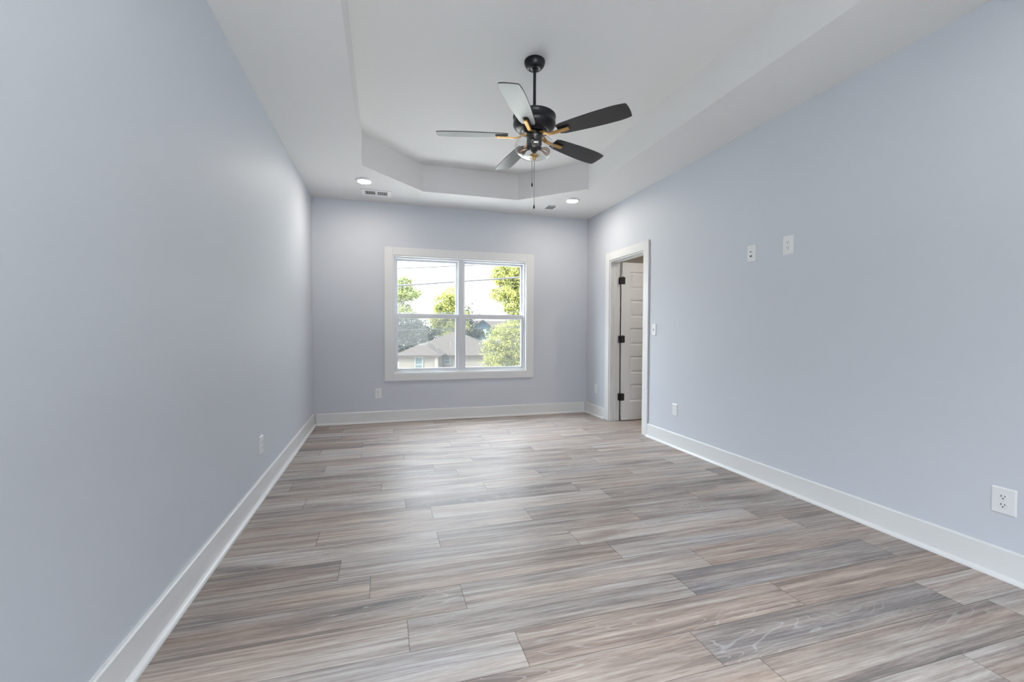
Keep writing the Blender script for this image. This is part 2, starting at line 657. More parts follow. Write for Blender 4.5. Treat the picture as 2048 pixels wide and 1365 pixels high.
baseboard('baseboard_left', M_TRIM, 'left', YF + .001, -0.001)
baseboard('baseboard_back', M_TRIM, 'back', 0.038, W - 0.038)
CW = 0.098       # casing width
baseboard('baseboard_right', M_TRIM, 'right', YF + .001, DY0 - CW)
baseboard('baseboard_right_corner', M_TRIM, 'right', DY1 + CW, -0.001)
baseboard('baseboard_front', M_TRIM, 'front', 0.038, W - 0.038)

# ------------------------------------------------------------------ the window in the back wall
win = struct(empty('window_1', (0, 0, 0)), 'white double double-hung window in the back wall', 'window')


def frame_boxes(x0, x1, z0, z1, wd, y0, y1, wt=None, wb=None):
    wt = wt or wd
    wb = wb or wd
    return MB().box((x0, y0, z0), (x0 + wd, y1, z1)).box((x1 - wd, y0, z0), (x1, y1, z1)).box((x0 + wd, y0, z0), (x1 - wd, y1, z0 + wb)).box((x0 + wd, y0, z1 - wt), (x1 - wd, y1, z1))


CS = 0.100
frame_boxes(WX0 - CS, WX1 + CS, WZ0 - 0.090, WZ1 + CS, CS, -0.019, 0.0, CS, 0.090).build('casing', M_TRIM, win, 0.003)
frame_boxes(WX0, WX1, WZ0, WZ1, 0.012, -0.012, 0.05).build('jamb_liner', M_TRIM, win, 0.0015)
# vinyl unit: outer frame, centre mullion, four sashes
fx0, fx1, fz0, fz1 = WX0 + 0.012, WX1 - 0.012, WZ0 + 0.012, WZ1 - 0.012
frame_boxes(fx0, fx1, fz0, fz1, 0.020, 0.028, 0.130).build('frame', M_VINYL, win, 0.002)
MX = 1.799
MB().box((MX - 0.034, 0.026, fz0 + 0.020), (MX + 0.034, 0.130, fz1 - 0.020)).box((MX - 0.012, 0.021, fz0 + 0.02), (MX + 0.012, 0.026, fz1 - 0.02)).build('mullion', M_VINYL, win, 0.002)
ZM = 1.346
for (a, c) in ((fx0 + 0.020, MX - 0.034), (MX + 0.034, fx1 - 0.020)):
    # outer (upper) sash
    s1 = frame_boxes(a, c, ZM - 0.022, fz1 - 0.020, 0.030, 0.083, 0.108, 0.026, 0.040).build('upper_sash', M_VINYL, win, 0.0025)
    MB().box((a + 0.028, 0.094, ZM + 0.016), (c - 0.028, 0.098, fz1 - 0.044)).build('pane', M_GLASS, s1)
    # inner (lower) sash
    s2 = frame_boxes(a, c, fz0 + 0.020, ZM + 0.026, 0.032, 0.046, 0.072, 0.062, 0.030).build('lower_sash', M_VINYL, win, 0.0025)
    MB().box((a + 0.030, 0.057, fz0 + 0.046), (c - 0.030, 0.061, ZM - 0.022)).build('pane', M_GLASS, s2)
    mid = (a + c) / 2
    for q in (-0.2, 0.2):
        MB().box((mid + q - 0.022, 0.050, ZM + 0.026), (mid + q + 0.022, 0.070, ZM + 0.034)).build('sash_lock', M_VINYL, s2, 0.002)
    MB().box((a + 0.004, 0.1175, fz0 + 0.022), (c - 0.004, 0.1185, ZM - 0.020)).build('insect_screen', M_SCREEN, win)
portal((1.81, 0.20, 1.35), (math.radians(-90), 0, 0), 1.9, 1.6)

# unseen window behind the camera, added to let in fill daylight
fill_win = struct(empty('added_window_2', (0, 0, 0)))
frame_boxes(FX0 - CS, FX1 + CS, FZ0 - CS, FZ1 + CS, CS, YF, YF + 0.019).build('casing', M_TRIM, fill_win)
frame_boxes(FX0, FX1, FZ0, FZ1, 0.05, YF - 0.12, YF - 0.04).box((1.14, YF - 0.12, FZ0), (1.20, YF - 0.04, FZ1)).build('frame', M_VINYL, fill_win)
MB().box((FX0, YF - 0.082, FZ0), (FX1, YF - 0.078, FZ1)).build('pane', M_GLASS, fill_win)
portal((1.175, YF - 0.18, 1.40), (math.radians(90), 0, 0), 1.8, 1.5)

# ------------------------------------------------------------------ the door in the right wall
t1 = struct(empty('trim_1', (W, DY1, 0)), 'white door casing and jamb in the right wall', 'door trim')
xo = 0.019
b = MB()
b.box((W - xo, DY1, 0), (W, DY1 + CW, DZ + CW)).box((W - xo, DY0 - CW, 0), (W, DY0, DZ + CW)).box((W - xo, DY0, DZ), (W, DY1, DZ + CW))
b.xf(Matrix.Translation((-W, -DY1, 0))).build('casing', M_TRIM, t1, 0.003)
b = MB()
b.box((W - 0.006, DY1 - 0.018, 0), (W + 0.131, DY1, DZ)).box((W - 0.006, DY0, 0), (W + 0.131, DY0 + 0.018, DZ)).box((W - 0.006, DY0 + .018, DZ - 0.018), (W + 0.131, DY1 - .018, DZ))
b.box((W + 0.045, DY1 - 0.030, 0), (W + 0.085, DY1 - 0.018, DZ - .018)).box((W + 0.045, DY0 + 0.018, 0), (W + 0.085, DY0 + 0.030, DZ - .018)).box((W + 0.045, DY0 + .030, DZ - 0.030), (W + 0.085, DY1 - .030, DZ - .018))
b.xf(Matrix.Translation((-W, -DY1, 0))).build('jamb', M_TRIM, t1, 0.0015)
b = MB()
b.box((W + 0.125, DY1, 0), (W + 0.144, DY1 + CW, DZ + CW)).box((W + 0.125, DY0 - CW, 0), (W + 0.144, DY0, DZ + CW)).box((W + 0.125, DY0, DZ), (W + 0.144, DY1, DZ + CW))
b.xf(Matrix.Translation((-W, -DY1, 0))).build('far_casing', M_TRIM, t1, 0.003)

# five panel door standing open at a right angle, hinged on the far jamb
LW, LH, LT = 0.728, 2.026, 0.035
HX, HY = W + 0.146, DY1 - 0.022
door = struct(empty('door_1', (HX, HY, 0.010)), 'white five panel door standing open on black hinges', 'door')


def door_leaf():
    """leaf in local x (width), y (thickness, front face at y=-LT), z"""
    b = MB()
    st = 0.112
    rails = [0.115, 0.132, 0.135, 0.136, 0.138, 0.235]      # top rail ... bottom rail
    ph = (LH - sum(rails)) / 5
    zt = LH
    panels = []
    zt -= rails[0]
    for i in range(5):
        panels.append((zt - ph, zt))
        zt -= ph + rails[i + 1]
    core = 0.012
    b.box((0, -LT + core, 0), (LW, -core, LH))
    for s_, ya, yb in ((-1, -LT, -LT + core), (1, -core, 0)):
        b.box((0, ya, 0), (st, yb, LH)).box((LW - st, ya, 0), (LW, yb, LH))
        zz = LH
        for i in range(6):
            lo = panels[i][1] if i < 5 else 0
            b.box((st, ya, lo), (LW - st, yb, zz))
            if i < 5:
                zz = panels[i][0]
        for lo, hi in panels:
            # sloped sticking and raised field
            fy = -LT if s_ < 0 else 0.0
            iy = fy - s_ * core
            ry = fy - s_ * 0.004
            x0, x1 = st, LW - st
            def ring(a, ya_, bb, yb_):
                v = [(x0 + a, ya_, lo + a), (x1 - a, ya_, lo + a), (x1 - a, ya_, hi - a), (x0 + a, ya_, hi - a),
                     (x0 + bb, yb_, lo + bb), (x1 - bb, yb_, lo + bb), (x1 - bb, yb_, hi - bb), (x0 + bb, yb_, hi - bb)]
                b.add(v, [(0, 1, 5, 4), (1, 2, 6, 5), (2, 3, 7, 6), (3, 0, 4, 7)])
            ring(0.0, fy, 0.013, iy)
            ring(0.022, iy, 0.042, ry)
            b.add([(x0 + 0.042, ry, lo + 0.042), (x1 - 0.042, ry, lo + 0.042), (x1 - 0.042, ry, hi - 0.042), (x0 + 0.042, ry, hi - 0.042)], [(0, 1, 2, 3)])
    return b


lf = door_leaf().build('leaf', M_DOOR, door)
for zc in (1.792, 1.042, 0.298):
    h = MB()
    h.box((-0.038, -0.003 - LT * 0, zc - 0.045), (-0.001, 0.0005, zc + 0.045))
    h.box((0.001, -0.003 - LT, zc - 0.045), (0.034, -LT, zc + 0.045))
    h.box((-0.038, -0.038, zc - 0.045), (0.002, -0.034, zc + 0.045))
    h.lathe([(0.0065, zc - 0.048), (0.0065, zc + 0.048)], 12, (0.000, -LT - 0.006, 0), True, True)
    h.lathe([(0.004, zc + 0.048), (0.0055, zc + 0.052), (0.002, zc + 0.056)], 12, (0.000, -LT - 0.006, 0), False, True)
    h.build('hinge', M_HINGE, door, 0.0008)['label'] = 'black hinge'
for ys in (-LT - 0.045, 0.045):
    k = MB().lathe([(0.0, 0.0), (0.02, 0.002), (0.027, 0.014), (0.024, 0.028), (0.012, 0.034), (0.010, 0.045)], 20)
    k.xf(Matrix.Translation((LW - 0.065, ys, 0.93)) @ Matrix.Rotation(math.radians(-90 if ys < -LT / 2 else 90), 4, 'X'))
    k.build('door_knob', M_HINGE, door)

# small lit room beyond the door
b = MB()
X0, X1, Y0, Y1 = W + 0.125, W + 1.9, -2.6, -0.25
b.box((X1, Y0, -0.05), (X1 + 0.1, Y1, 2.5)).build('wall_closet_right', M_HALL)['kind'] = 'structure'
MB().box((X0, Y1, -0.05), (X1 + 0.1, Y1 + 0.1, 2.5)).build('wall_closet_back', M_HALL)['kind'] = 'structure'
MB().box((X0, Y0 - 0.1, -0.05), (X1 + 0.1, Y0, 2.5)).build('wall_closet_front', M_HALL)['kind'] = 'structure'
MB().box((X0, Y0 - 0.1, 2.44), (X1 + 0.1, Y1 + 0.1, 2.54)).build('ceiling_closet', M_HALL)['kind'] = 'structure'


# ------------------------------------------------------------------ recessed lights
def recessed(loc, label, lens=None):
    r = empty('recessed_light', loc)
    tag(r, label, 'ceiling light', 'round recessed ceiling lights')
    MB().lathe([(0.066, -0.0175), (0.070, -0.019), (0.078, -0.014), (0.086, -0.006), (0.090, 0.0)], 48).build('trim_ring', M_TRIM, r)
    MB().lathe([(0.067, -0.010), (0.0665, -0.018), (0.05, -0.0205), (0.025, -0.0215), (0.0005, -0.022)], 48).build('lens', lens or M_LENS, r)
    return r


recessed((0.626, -0.800, H), 'lit round recessed light at the ceiling corner above the long slotted vent')
recessed((3.014, -0.800, H), 'lit round recessed light at the ceiling corner beside the small square vent')
for x, y in ((0.626, -5.05), (3.014, -5.05)):  # unseen pair added to fill the near end of the room
    recessed((x, y, H), 'unseen fill lamp added at the ceiling corner behind the camera', M_LENS_ADDED)
recessed((W + 0.62, -1.62, 2.44), 'unseen lamp added in the small room beyond the white door')  # out of view, added for the warm light beyond the door

# ------------------------------------------------------------------ ceiling vents
v1 = tag(empty('ceiling_vent', (0.742, -0.385, H)), 'long white ceiling vent with two banks of dark slots beside the left light', 'vent')
ax, ay = 0.170, 0.105
b = MB()
b.box((-ax, -ay, -0.008), (ax, -0.072, 0)).box((-ax, 0.072, -0.008), (ax, ay, 0)).box((-ax, -0.072, -0.008), (-0.122, 0.072, 0)).box((0.122, -0.072, -0.008), (ax, 0.072, 0)).box((-0.010, -0.072, -0.008), (0.010, 0.072, 0))
b.build('frame', M_VENT, v1, 0.003)
MB().box((-0.122, -0.072, -0.001), (0.122, 0.072, -0.0002)).build('duct', M_DUCT, v1)
for bank in (-1, 1):
    s_ = MB()
    for i in range(10):
        xx = bank * 0.066 + (i - 4.5) * 0.0112
        s_.add([(xx - 0.0014 - bank * 0.0006, -0.072, -0.009), (xx + 0.0014 - bank * 0.0006, -0.072, -0.009), (xx + 0.0014 + bank * 0.0006, -0.072, -0.001), (xx - 0.0014 + bank * 0.0006, -0.072, -0.001),
                (xx - 0.0014 - bank * 0.0006, 0.072, -0.009), (xx + 0.0014 - bank * 0.0006, 0.072, -0.009), (xx + 0.0014 + bank * 0.0006, 0.072, -0.001), (xx - 0.0014 + bank * 0.0006, 0.072, -0.001)],
               [(0, 1, 2, 3), (7, 6, 5, 4), (0, 4, 5, 1), (1, 5, 6, 2), (2, 6, 7, 3), (3, 7, 4, 0)])
    s_.build('louvers', M_VENT, v1)
v2 = tag(empty('ceiling_vent', (2.879, -0.427, H)), 'small square dark grey ceiling vent near the right corner light', 'vent')
frame_boxes(-0.080, 0.080, -0.100, 0.100, 0.024, 0, 0.006).xf(Matrix.Rotation(math.radians(90), 4, 'X')).xf(Matrix.Translation((0, 0, -0.006))).build('frame', M_VENT, v2, 0.002)
MB().box((-0.057, -0.077, -0.001), (0.057, 0.077, -0.0002)).build('duct', M_DUCT, v2)
s_ = MB()
for i in range(9):
    yy = -0.066 + i * 0.0165
    s_.add([(-0.056, yy - 0.006, -0.0015), (0.056, yy - 0.006, -0.0015), (0.056, yy + 0.005, -0.006), (-0.056, yy + 0.005, -0.006)], [(0, 1, 2, 3)])
s_.build('louvers', mat('grey_louver', (0.22, 0.235, 0.235), 0.5), v2)

# ------------------------------------------------------------------ outlets and plates
def rrect(wd, ht, r, n=5):
    p = []
    for cx, cz, a0 in ((wd / 2 - r, ht / 2 - r, 0), (-wd / 2 + r, ht / 2 - r, 90), (-wd / 2 + r, -ht / 2 + r, 180), (wd / 2 - r, -ht / 2 + r, 270)):
        for i in range(n + 1):
            a = math.radians(a0 + 90 * i / n)
            p.append((cx + r * math.cos(a), cz + r * math.sin(a)))
    return p


def plate_mesh(wd, ht, th):
    """cover plate in local x-z plane, wall at y=0, face towards -y, sloped rim"""
    o_, i_ = rrect(wd, ht, 0.004), rrect(wd - 0.012, ht - 0.012, 0.004)
    n = len(o_)
    vs = [(x, 0, z) for x, z in o_] + [(x, -th * 0.45, z) for x, z in o_] + [(x, -th, z) for x, z in i_]
    fs = [(i, (i + 1) % n, n + (i + 1) % n, n + i) for i in range(n)] + [(n + i, n + (i + 1) % n, 2 * n + (i + 1) % n, 2 * n + i) for i in range(n)]
    fs.append(tuple(range(2 * n, 3 * n)))
    return MB().add(vs, fs)


def plate_base(name, loc, rz, label, wd, ht, th=0.007, group=None):
    r = tag(empty(name, loc, rz), label, 'outlet' if 'outlet' in name else ('switch' if 'switch' in name else 'wall plate'), group)
    plate_mesh(wd, ht, th).build('cover_plate', M_PLATE, r)
    return r


def receptacles(r, th=0.007):
    for zc in (0.0195, -0.0195):
        out = []
        for i in range(28):
            a = 2 * math.pi * i / 28
            x, z = 0.0172 * math.cos(a), 0.0172 * math.sin(a)
            out.append((x, zc + max(-0.0142, min(0.0142, z))))
        f = MB().prism(out, 1, -th - 0.0022, -th + 0.001).build('receptacle', M_PLATE, r, 0.0006)
        s = MB()
        s.box((-0.0082, -th - 0.0026, zc - 0.0008), (-0.0052, -th - 0.0018, zc + 0.0084))
        s.box((0.0052, -th - 0.0026, zc + 0.0002), (0.0080, -th - 0.0018, zc + 0.0080))
        s.lathe([(0.0031, -0.0004), (0.0031, 0.0004)], 12, (0, 0, 0), True, True)
        k = len(s.v)
        s.v[16:] = [(x, -th - 0.0022 + z, zc - 0.0075 + y) for x, y, z in s.v[16:]]
        s.build('slots', M_SLOT, f)
    MB().lathe([(0.0032, 0), (0.0032, 0.001), (0.0008, 0.0014)], 12, (0, 0, 0), False, True).xf(Matrix.Translation((0, -th, 0)) @ Matrix.Rotation(math.radians(90), 4, 'X')).build('screw', M_PLATE, r)


RZ_R, RZ_L, RZ_B = math.radians(-90), math.radians(90), 0.0     # face -y turned to -x (right wall), +x (left wall)
OG = 'white duplex wall outlets'
r = plate_base('wall_outlet', (0.753, 0, 0.362), RZ_B, 'white outlet on the back wall below the window left corner', 0.079, 0.126, group=OG)
receptacles(r)
r = plate_base('wall_outlet', (W, -4.425, 0.362), RZ_R, 'large white outlet nearest the camera low on the right wall', 0.090, 0.126, group=OG)
receptacles(r)
r = plate_base('wall_outlet', (W, -0.306, 0.362), RZ_R, 'faint white outlet in the far right corner before the door', 0.074, 0.122, group=OG)
receptacles(r)
r = plate_base('wall_outlet', (0, -2.352, 0.358), RZ_L, 'white outlet low on the left wall seen almost edge on', 0.079, 0.128, 0.010, group=OG)
receptacles(r, 0.010)
r = plate_base('wall_outlet', (W, -3.253, 1.777), RZ_R, 'upper right of the two white plates high on the right wall', 0.086, 0.136, group=OG)
receptacles(r)
r = plate_base('wall_plate', (W, -2.001, 0.371), RZ_R, 'blank white plate low on the right wall between door and near outlet', 0.080, 0.120)
# media plate with two sockets
r = plate_base('media_plate', (W, -2.925, 1.770), RZ_R, 'white media plate with two dark sockets left of the high outlet', 0.083, 0.132)
for zc, kind in ((0.014, 0), (-0.020, 1)):
    c = MB().lathe([(0.0085, 0), (0.0085, 0.003), (0.006, 0.003), (0.0055, 0.007), (0.0045, 0.007)], 16).xf(Matrix.Translation((0, -0.007, zc)) @ Matrix.Rotation(math.radians(90), 4, 'X')) if kind == 0 else \
        MB().box((-0.011, -0.0105, zc - 0.010), (0.011, -0.006, zc + 0.010))
    f = c.build('socket', M_PLATE, r)
    d = MB().lathe([(0.0044, -0.0071), (0.0001, -0.0071)], 12).xf(Matrix.Translation((0, -0.0075 + 0.0005, zc)) @ Matrix.Rotation(math.radians(90), 4, 'X')) if kind == 0 else \
        MB().box((-0.0085, -0.0112, zc - 0.006), (0.0085, -0.0100, zc + 0.006))
    if kind == 0:
        d = MB().box((-0.0042, -0.0150, zc - 0.0042), (0.0042, -0.0135, zc + 0.0042))
    d.build('jack', M_SLOT, f)
for zc in (0.048, -0.048):
    MB().box((-0.003, -0.0082, zc - 0.003), (0.003, -0.0065, zc + 0.003)).build('screw', M_PLATE, r)
# toggle switch
r = plate_base('light_switch', (W, -1.632, 1.172), RZ_R, 'white toggle light switch beside the door casing', 0.076, 0.124)
MB().box((-0.0055, -0.0085, -0.0125), (0.0055, -0.0065, 0.0125)).build('toggle_slot', mat('grey_slot', (0.25, 0.25, 0.25), 0.5), r)
MB().add([(-0.004, -0.008, -0.006), (0.004, -0.008, -0.006), (0.004, -0.008, 0.006), (-0.004, -0.008, 0.006), (-0.0035, -0.020, 0.004), (0.0035, -0.020, 0.004), (0.0035, -0.018, 0.010), (-0.0035, -0.018, 0.010)],
         [(0, 1, 5, 4), (1, 2, 6, 5), (2, 3, 7, 6), (3, 0, 4, 7), (4, 5, 6, 7)]).build('toggle', M_PLATE, r)
for zc in (0.030, -0.030):
    MB().box((-0.003, -0.0082, zc - 0.003), (0.003, -0.0065, zc + 0.003)).build('screw', M_PLATE, r)

# ------------------------------------------------------------------ ceiling fan
FX, FY = 1.8393, -2.7794
fan = tag(empty('ceiling_fan', (FX, FY, TZ)), 'black five blade ceiling fan with brass arms and clear glass bowl light', 'ceiling fan')
Z = lambda z: z - TZ
b = MB().lathe([(0.070, 0.0), (0.073, -0.004), (0.073, -0.016), (0.067, -0.034), (0.057, -0.048), (0.046, -0.056), (0.041, -0.058)], 48)
b.lathe([(0.041, -0.058), (0.038, -0.056), (0.022, -0.055), (0.020, -0.060), (0.014, -0.062)], 48)
b.build('canopy', M_BLACK, fan)
MB().lathe([(0.0105, -0.05), (0.0105, Z(2.668))], 20).lathe([(0.020, Z(2.705)), (0.020, Z(2.670)), (0.028, Z(2.664))], 24).build('downrod', M_BLACK, fan)
prof = [(0.020, 2.676), (0.125, 2.674), (0.142, 2.670), (0.150, 2.662), (0.1515, 2.654), (0.148, 2.650), (0.148, 2.612), (0.150, 2.606), (0.149, 2.600), (0.140, 2.582), (0.122, 2.566), (0.100, 2.557), (0.096, 2.559), (0.078, 2.557), (0.076, 2.552), (0.072, 2.549), (0.052, 2.549)]
MB().lathe([(r_, Z(z)) for r_, z in prof], 64).build('motor_housing', M_BLACK, fan)
MB().lathe([(r_, Z(z)) for r_, z in [(0.052, 2.552), (0.058, 2.548), (0.058, 2.520), (0.053, 2.514), (0.053, 2.464), (0.050, 2.461), (0.024, 2.461), (0.024, 2.421), (0.012, 2.419), (0.012, 2.392)]], 40).build('switch_housing', M_BLACK, fan)

# blades with their brass arms
BZ = 2.524
R0, R1 = 0.185, 0.675
PIT = math.radians(11.5)


def blade_mesh():
    """blade along +x, underside at z=0; outline widens outwards, rounded root, squared slightly bowed tip"""
    half = []
    n = 14
    for i in range(n + 1):
        t = i / n
        x = R0 + (R1 - R0) * t
        wdt = 0.052 + 0.022 * math.sin(min(1, t / 0.78) * math.pi / 2) - 0.010 * max(0, (t - 0.80) / 0.2) ** 2
        if i == 0:
            wdt = 0.044
        half.append((x, wdt))
    top = [(x, y) for x, y in half]
    tip = [(R1 + 0.010 * math.cos(a), half[-1][1] * math.sin(a)) for a in [math.radians(q) for q in (60, 30, 0, -30, -60)]]
    bot = [(x, -y) for x, y in reversed(half)]
    return MB().prism(top + tip + bot, 2, 0.0, 0.006)


def arm_mesh():
    """bent flat bar: rises from the flywheel, dips under the blade"""
    path = [(0.050, 0.014, 0.024), (0.085, 0.010, 0.022), (0.110, -0.006, 0.017), (0.140, -0.011, 0.015), (0.200, -0.010, 0.0155), (0.262, -0.008, 0.0150), (0.270, -0.006, 0.013)]
    vs, fs = [], []
    th = 0.007
    for x, z, hw in path:
        vs += [(x, -hw, z), (x, hw, z), (x, hw * 0.85, z - th), (x, -hw * 0.85, z - th)]
    for i in range(len(path) - 1):
        for k in range(4):
            j = (k + 1) % 4
            fs.append((4 * i + k, 4 * i + j, 4 * i + 4 + j, 4 * i + 4 + k))
    fs += [(3, 2, 1, 0), tuple(4 * (len(path) - 1) + k for k in range(4))]
    return MB().add(vs, fs)


def pad_mesh():
    return MB().prism(rrect(0.090, 0.044, 0.012), 2, -0.0035, 0.0).xf(Matrix.Translation((0.232, 0, 0)))


bl0 = None
for k in range(5):
    a = math.radians(-121.5 + 72 * k)
    mt = Matrix.Rotation(a, 4, 'Z') @ Matrix.Translation((0, 0, Z(BZ))) @ Matrix.Rotation(PIT * -1, 4, 'X')
    if bl0 is None:
        bl0 = blade_mesh().build('blade', M_BLADE, fan, 0.0012)
        arm = arm_mesh().build('blade_arm', M_BRASS, bl0, 0.0015)
        arm['label'] = 'brass blade arm'
        pad = pad_mesh().build('mounting_plate', M_BLACK, bl0)
        kids = [arm, pad]
        o = bl0
    else:
        o = bl0.copy()
        COL.objects.link(o)
        for c in kids:
            cc = c.copy()
            COL.objects.link(cc)
            cc.parent = o
    o.matrix_local = mt

# glass bowl, bulbs, finial
def bowl():
    outer = [(0.126, 2.482), (0.130, 2.478), (0.1365, 2.462), (0.1385, 2.450), (0.136, 2.432), (0.127, 2.412), (0.110, 2.394), (0.086, 2.381), (0.058, 2.374), (0.030, 2.372), (0.012, 2.372)]
    return MB().lathe([(r_, Z(z)) for r_, z in outer], 64)


bowl().build('glass_bowl', M_BOWL, fan)
MB().lathe([(r_, Z(z)) for r_, z in [(0.1255, 2.483), (0.1265, 2.4845), (0.1275, 2.483), (0.1268, 2.481)]], 64).build('bowl_rim', clear_glass('glass_rim', (0.75, 0.78, 0.8), 0.2, 0.05, 0.6), fan)
for az in (-105, 15, 135):
    mt = Matrix.Rotation(math.radians(az), 4, 'Z') @ Matrix.Translation((0.020, 0, Z(2.456))) @ Matrix.Rotation(math.radians(90 + 11), 4, 'Y')
    bu = MB().lathe([(0.013, 0.030), (0.014, 0.040), (0.020, 0.054), (0.0280, 0.070), (0.030, 0.084), (0.027, 0.098), (0.018, 0.108), (0.006, 0.112), (0.0005, 0.1125)], 24).xf(mt).build('bulb', M_BULB, fan)
    MB().lathe([(0.0155, 0.0), (0.0165, 0.030), (0.013, 0.034)], 20, (0, 0, 0), True, False).xf(mt).build('socket', M_BLACK, bu)
    fl = MB()
    for q in range(4):
        an = math.pi / 2 * q
        fl.tube([(0.004 * math.cos(an), 0.004 * math.sin(an), 0.036), (0.009 * math.cos(an), 0.009 * math.sin(an), 0.062), (0.010 * math.cos(an), 0.010 * math.sin(an), 0.088)], 0.0012, 5)
    fl.xf(mt).build('filament', M_FILAMENT, bu)
MB().lathe([(r_, Z(z)) for r_, z in [(0.012, 2.396), (0.026, 2.395), (0.031, 2.392), (0.031, 2.387), (0.026, 2.381), (0.014, 2.378), (0.011, 2.374), (0.0105, 2.362), (0.006, 2.357), (0.0005, 2.356)]], 32).build('finial', M_BRASS, fan)


def pull(dx, dy, zb, zk):
    c = MB().tube([(dx, dy, Z(2.352)), (dx, dy, Z(zk))], 0.0016, 6)
    for i in range(int((2.352 - zk) / 0.012)):
        zz = Z(2.350 - i * 0.012)
        c.lathe([(0.0002, 0.0022), (0.0022, 0.0), (0.0002, -0.0022)], 6, (dx, dy, zz))
    o_ = c.build('pull_chain', M_CHAIN, fan)
    MB().lathe([(0.0006, zk - zb), (0.004, zk - zb - 0.004), (0.0055, (zk - zb) * 0.55), (0.0065, (zk - zb) * 0.3), (0.0045, 0.003), (0.0008, 0.0)], 14, (dx, dy, Z(zb))).build('pull_knob', M_BLACK, o_)


pull(-0.0145, 0.004, 2.170, 2.200)
pull(0.0, 0.0, 2.016, 2.046)

# ------------------------------------------------------------------ outdoors
GZ = -3.75
r_, u_, f_ = rgt, upv, fwd


def at(px, py, dep):
    return CAM + f_ * dep + r_ * ((px - 1024) / FPX * dep) - u_ * ((py - 682.5) / FPX * dep)


struct(MB().add([(-160, 1.2, GZ), (200, 1.2, GZ), (200, 220, GZ), (-160, 220, GZ)], [(0, 1, 2, 3)]).build('ground', M_BOUNCE_GROUND))
struct(MB().add([(-160, YF - 1, GZ), (200, YF - 1, GZ), (200, -120, GZ), (-160, -120, GZ)], [(3, 2, 1, 0)]).build('ground_front', M_BOUNCE_FRONT))


def hip(b, x0, x1, y0, y1, ze, zr, ov=0.35):
    """hip roof over a rectangle, ridge along the longer side"""
    x0, x1, y0, y1 = x0 - ov, x1 + ov, y0 - ov, y1 + ov
    if x1 - x0 >= y1 - y0:
        h = (y1 - y0) / 2
        p, q = (x0 + h, (y0 + y1) / 2, zr), (x1 - h, (y0 + y1) / 2, zr)
        fs = [(0, 1, 5, 4), (1, 2, 5), (2, 3, 4, 5), (3, 0, 4), (3, 2, 1, 0)]
    else:
        h = (x1 - x0) / 2
        p, q = ((x0 + x1) / 2, y0 + h, zr), ((x0 + x1) / 2, y1 - h, zr)
        fs = [(0, 1, 4), (1, 2, 5, 4), (2, 3, 5), (3, 0, 4, 5), (3, 2, 1, 0)]
    b.add([(x0, y0, ze), (x1, y0, ze), (x1, y1, ze), (x0, y1, ze), p, q], fs)
    b.box((x0, y0, ze - 0.16), (x1, y1, ze - 0.001))
    return b


def far_window(parent, x0, x1, y, z0, z1, frame_m):
    f = frame_boxes(x0, x1, z0, z1, 0.07, y - 0.06, y).box((x0 + 0.07, y - 0.05, (z0 + z1) / 2 - 0.03), (x1 - 0.07, y, (z0 + z1) / 2 + 0.03)).build('window', frame_m, parent)
    MB().box((x0 + 0.06, y - 0.03, z0 + 0.06), (x1 - 0.06, y - 0.01, z1 - 0.06)).build('pane', M_PANE, f)
    frame_boxes(x0 - 0.06, x1 + 0.06, z0 - 0.06, z1 + 0.06, 0.06, y - 0.04, y).build('shutter_trim', M_DARKTRIM, f)
    return f


# cream house with a tan hip roof: local x to the right of the view, y away from it
D0 = 42.0
hs = empty('house', CAM + Vector((math.sin(YAW), math.cos(YAW), 0)) * D0, -YAW)
hs.location.z = GZ
tag(hs, 'low cream house with a tan hipped roof across the street', 'house')
g = lambda z: z - GZ
b = MB().box((-11.0, 1.0, 0), (-1.2, 10.0, g(-1.25))).box((-10.35, -2.0, 0), (-6.75, 1.0, g(-1.12)))
b.build('wall', M_CREAM, hs)
hip(MB(), -11.0, -1.2, 1.0, 10.0, g(-1.20), g(1.03)).build('roof', M_ROOF, hs)
hip(MB(), -10.35, -6.75, -2.0, 4.4, g(-1.07), g(-0.02)).build('wing_roof', M_ROOF, hs)
hip(MB(), -4.5, 3.0, 11.0, 17.0, g(-0.3), g(0.72)).build('rear_roof', M_ROOF_G, hs)
MB().box((-4.5, 11.0, 0), (3.0, 17.0, g(-0.35))).build('rear_wall', M_CREAM, hs)
far_window(hs, -8.85, -8.10, -2.0, g(-2.62), g(-1.24), M_WHITE_OUT)
far_window(hs, -6.72 + 0.06, -6.02, 1.0, g(-2.12), g(-1.34), M_WHITE_OUT)
MB().box((-7.02, -2.12, 0), (-6.72, -1.98, g(-1.25))).build('corner_strip', M_FASCIA, hs)  # brown upright strip at the wing's right front corner
for (x, y, z) in ((-6.2, 2.6, -0.35), (-5.1, 3.6, 0.1), (-7.4, 1.2, -0.75)):
    MB().lathe([(0.06, 0), (0.06, 0.35)], 8, (x, y, g(z)), False, True).build('roof_vent', M_FASCIA, hs)

# weathered fence left of the house
fn = empty('fence', hs.location, -YAW)
tag(fn, 'weathered brown board fence left of the cream house', 'fence')
fb = MB()
for i in range(16):
    fb.box((-13.36 + i * 0.15, -1.2, 0), (-13.225 + i * 0.15, -1.17, g(-1.45) + 0.05 * (i % 3)))
fb.build('boards', M_FENCE, fn)
MB().box((-13.36, -1.17, 0.5), (-10.97, -1.10, 0.6)).box((-13.36, -1.17, 1.7), (-10.97, -1.10, 1.8)).build('rail', M_FENCE, fn)

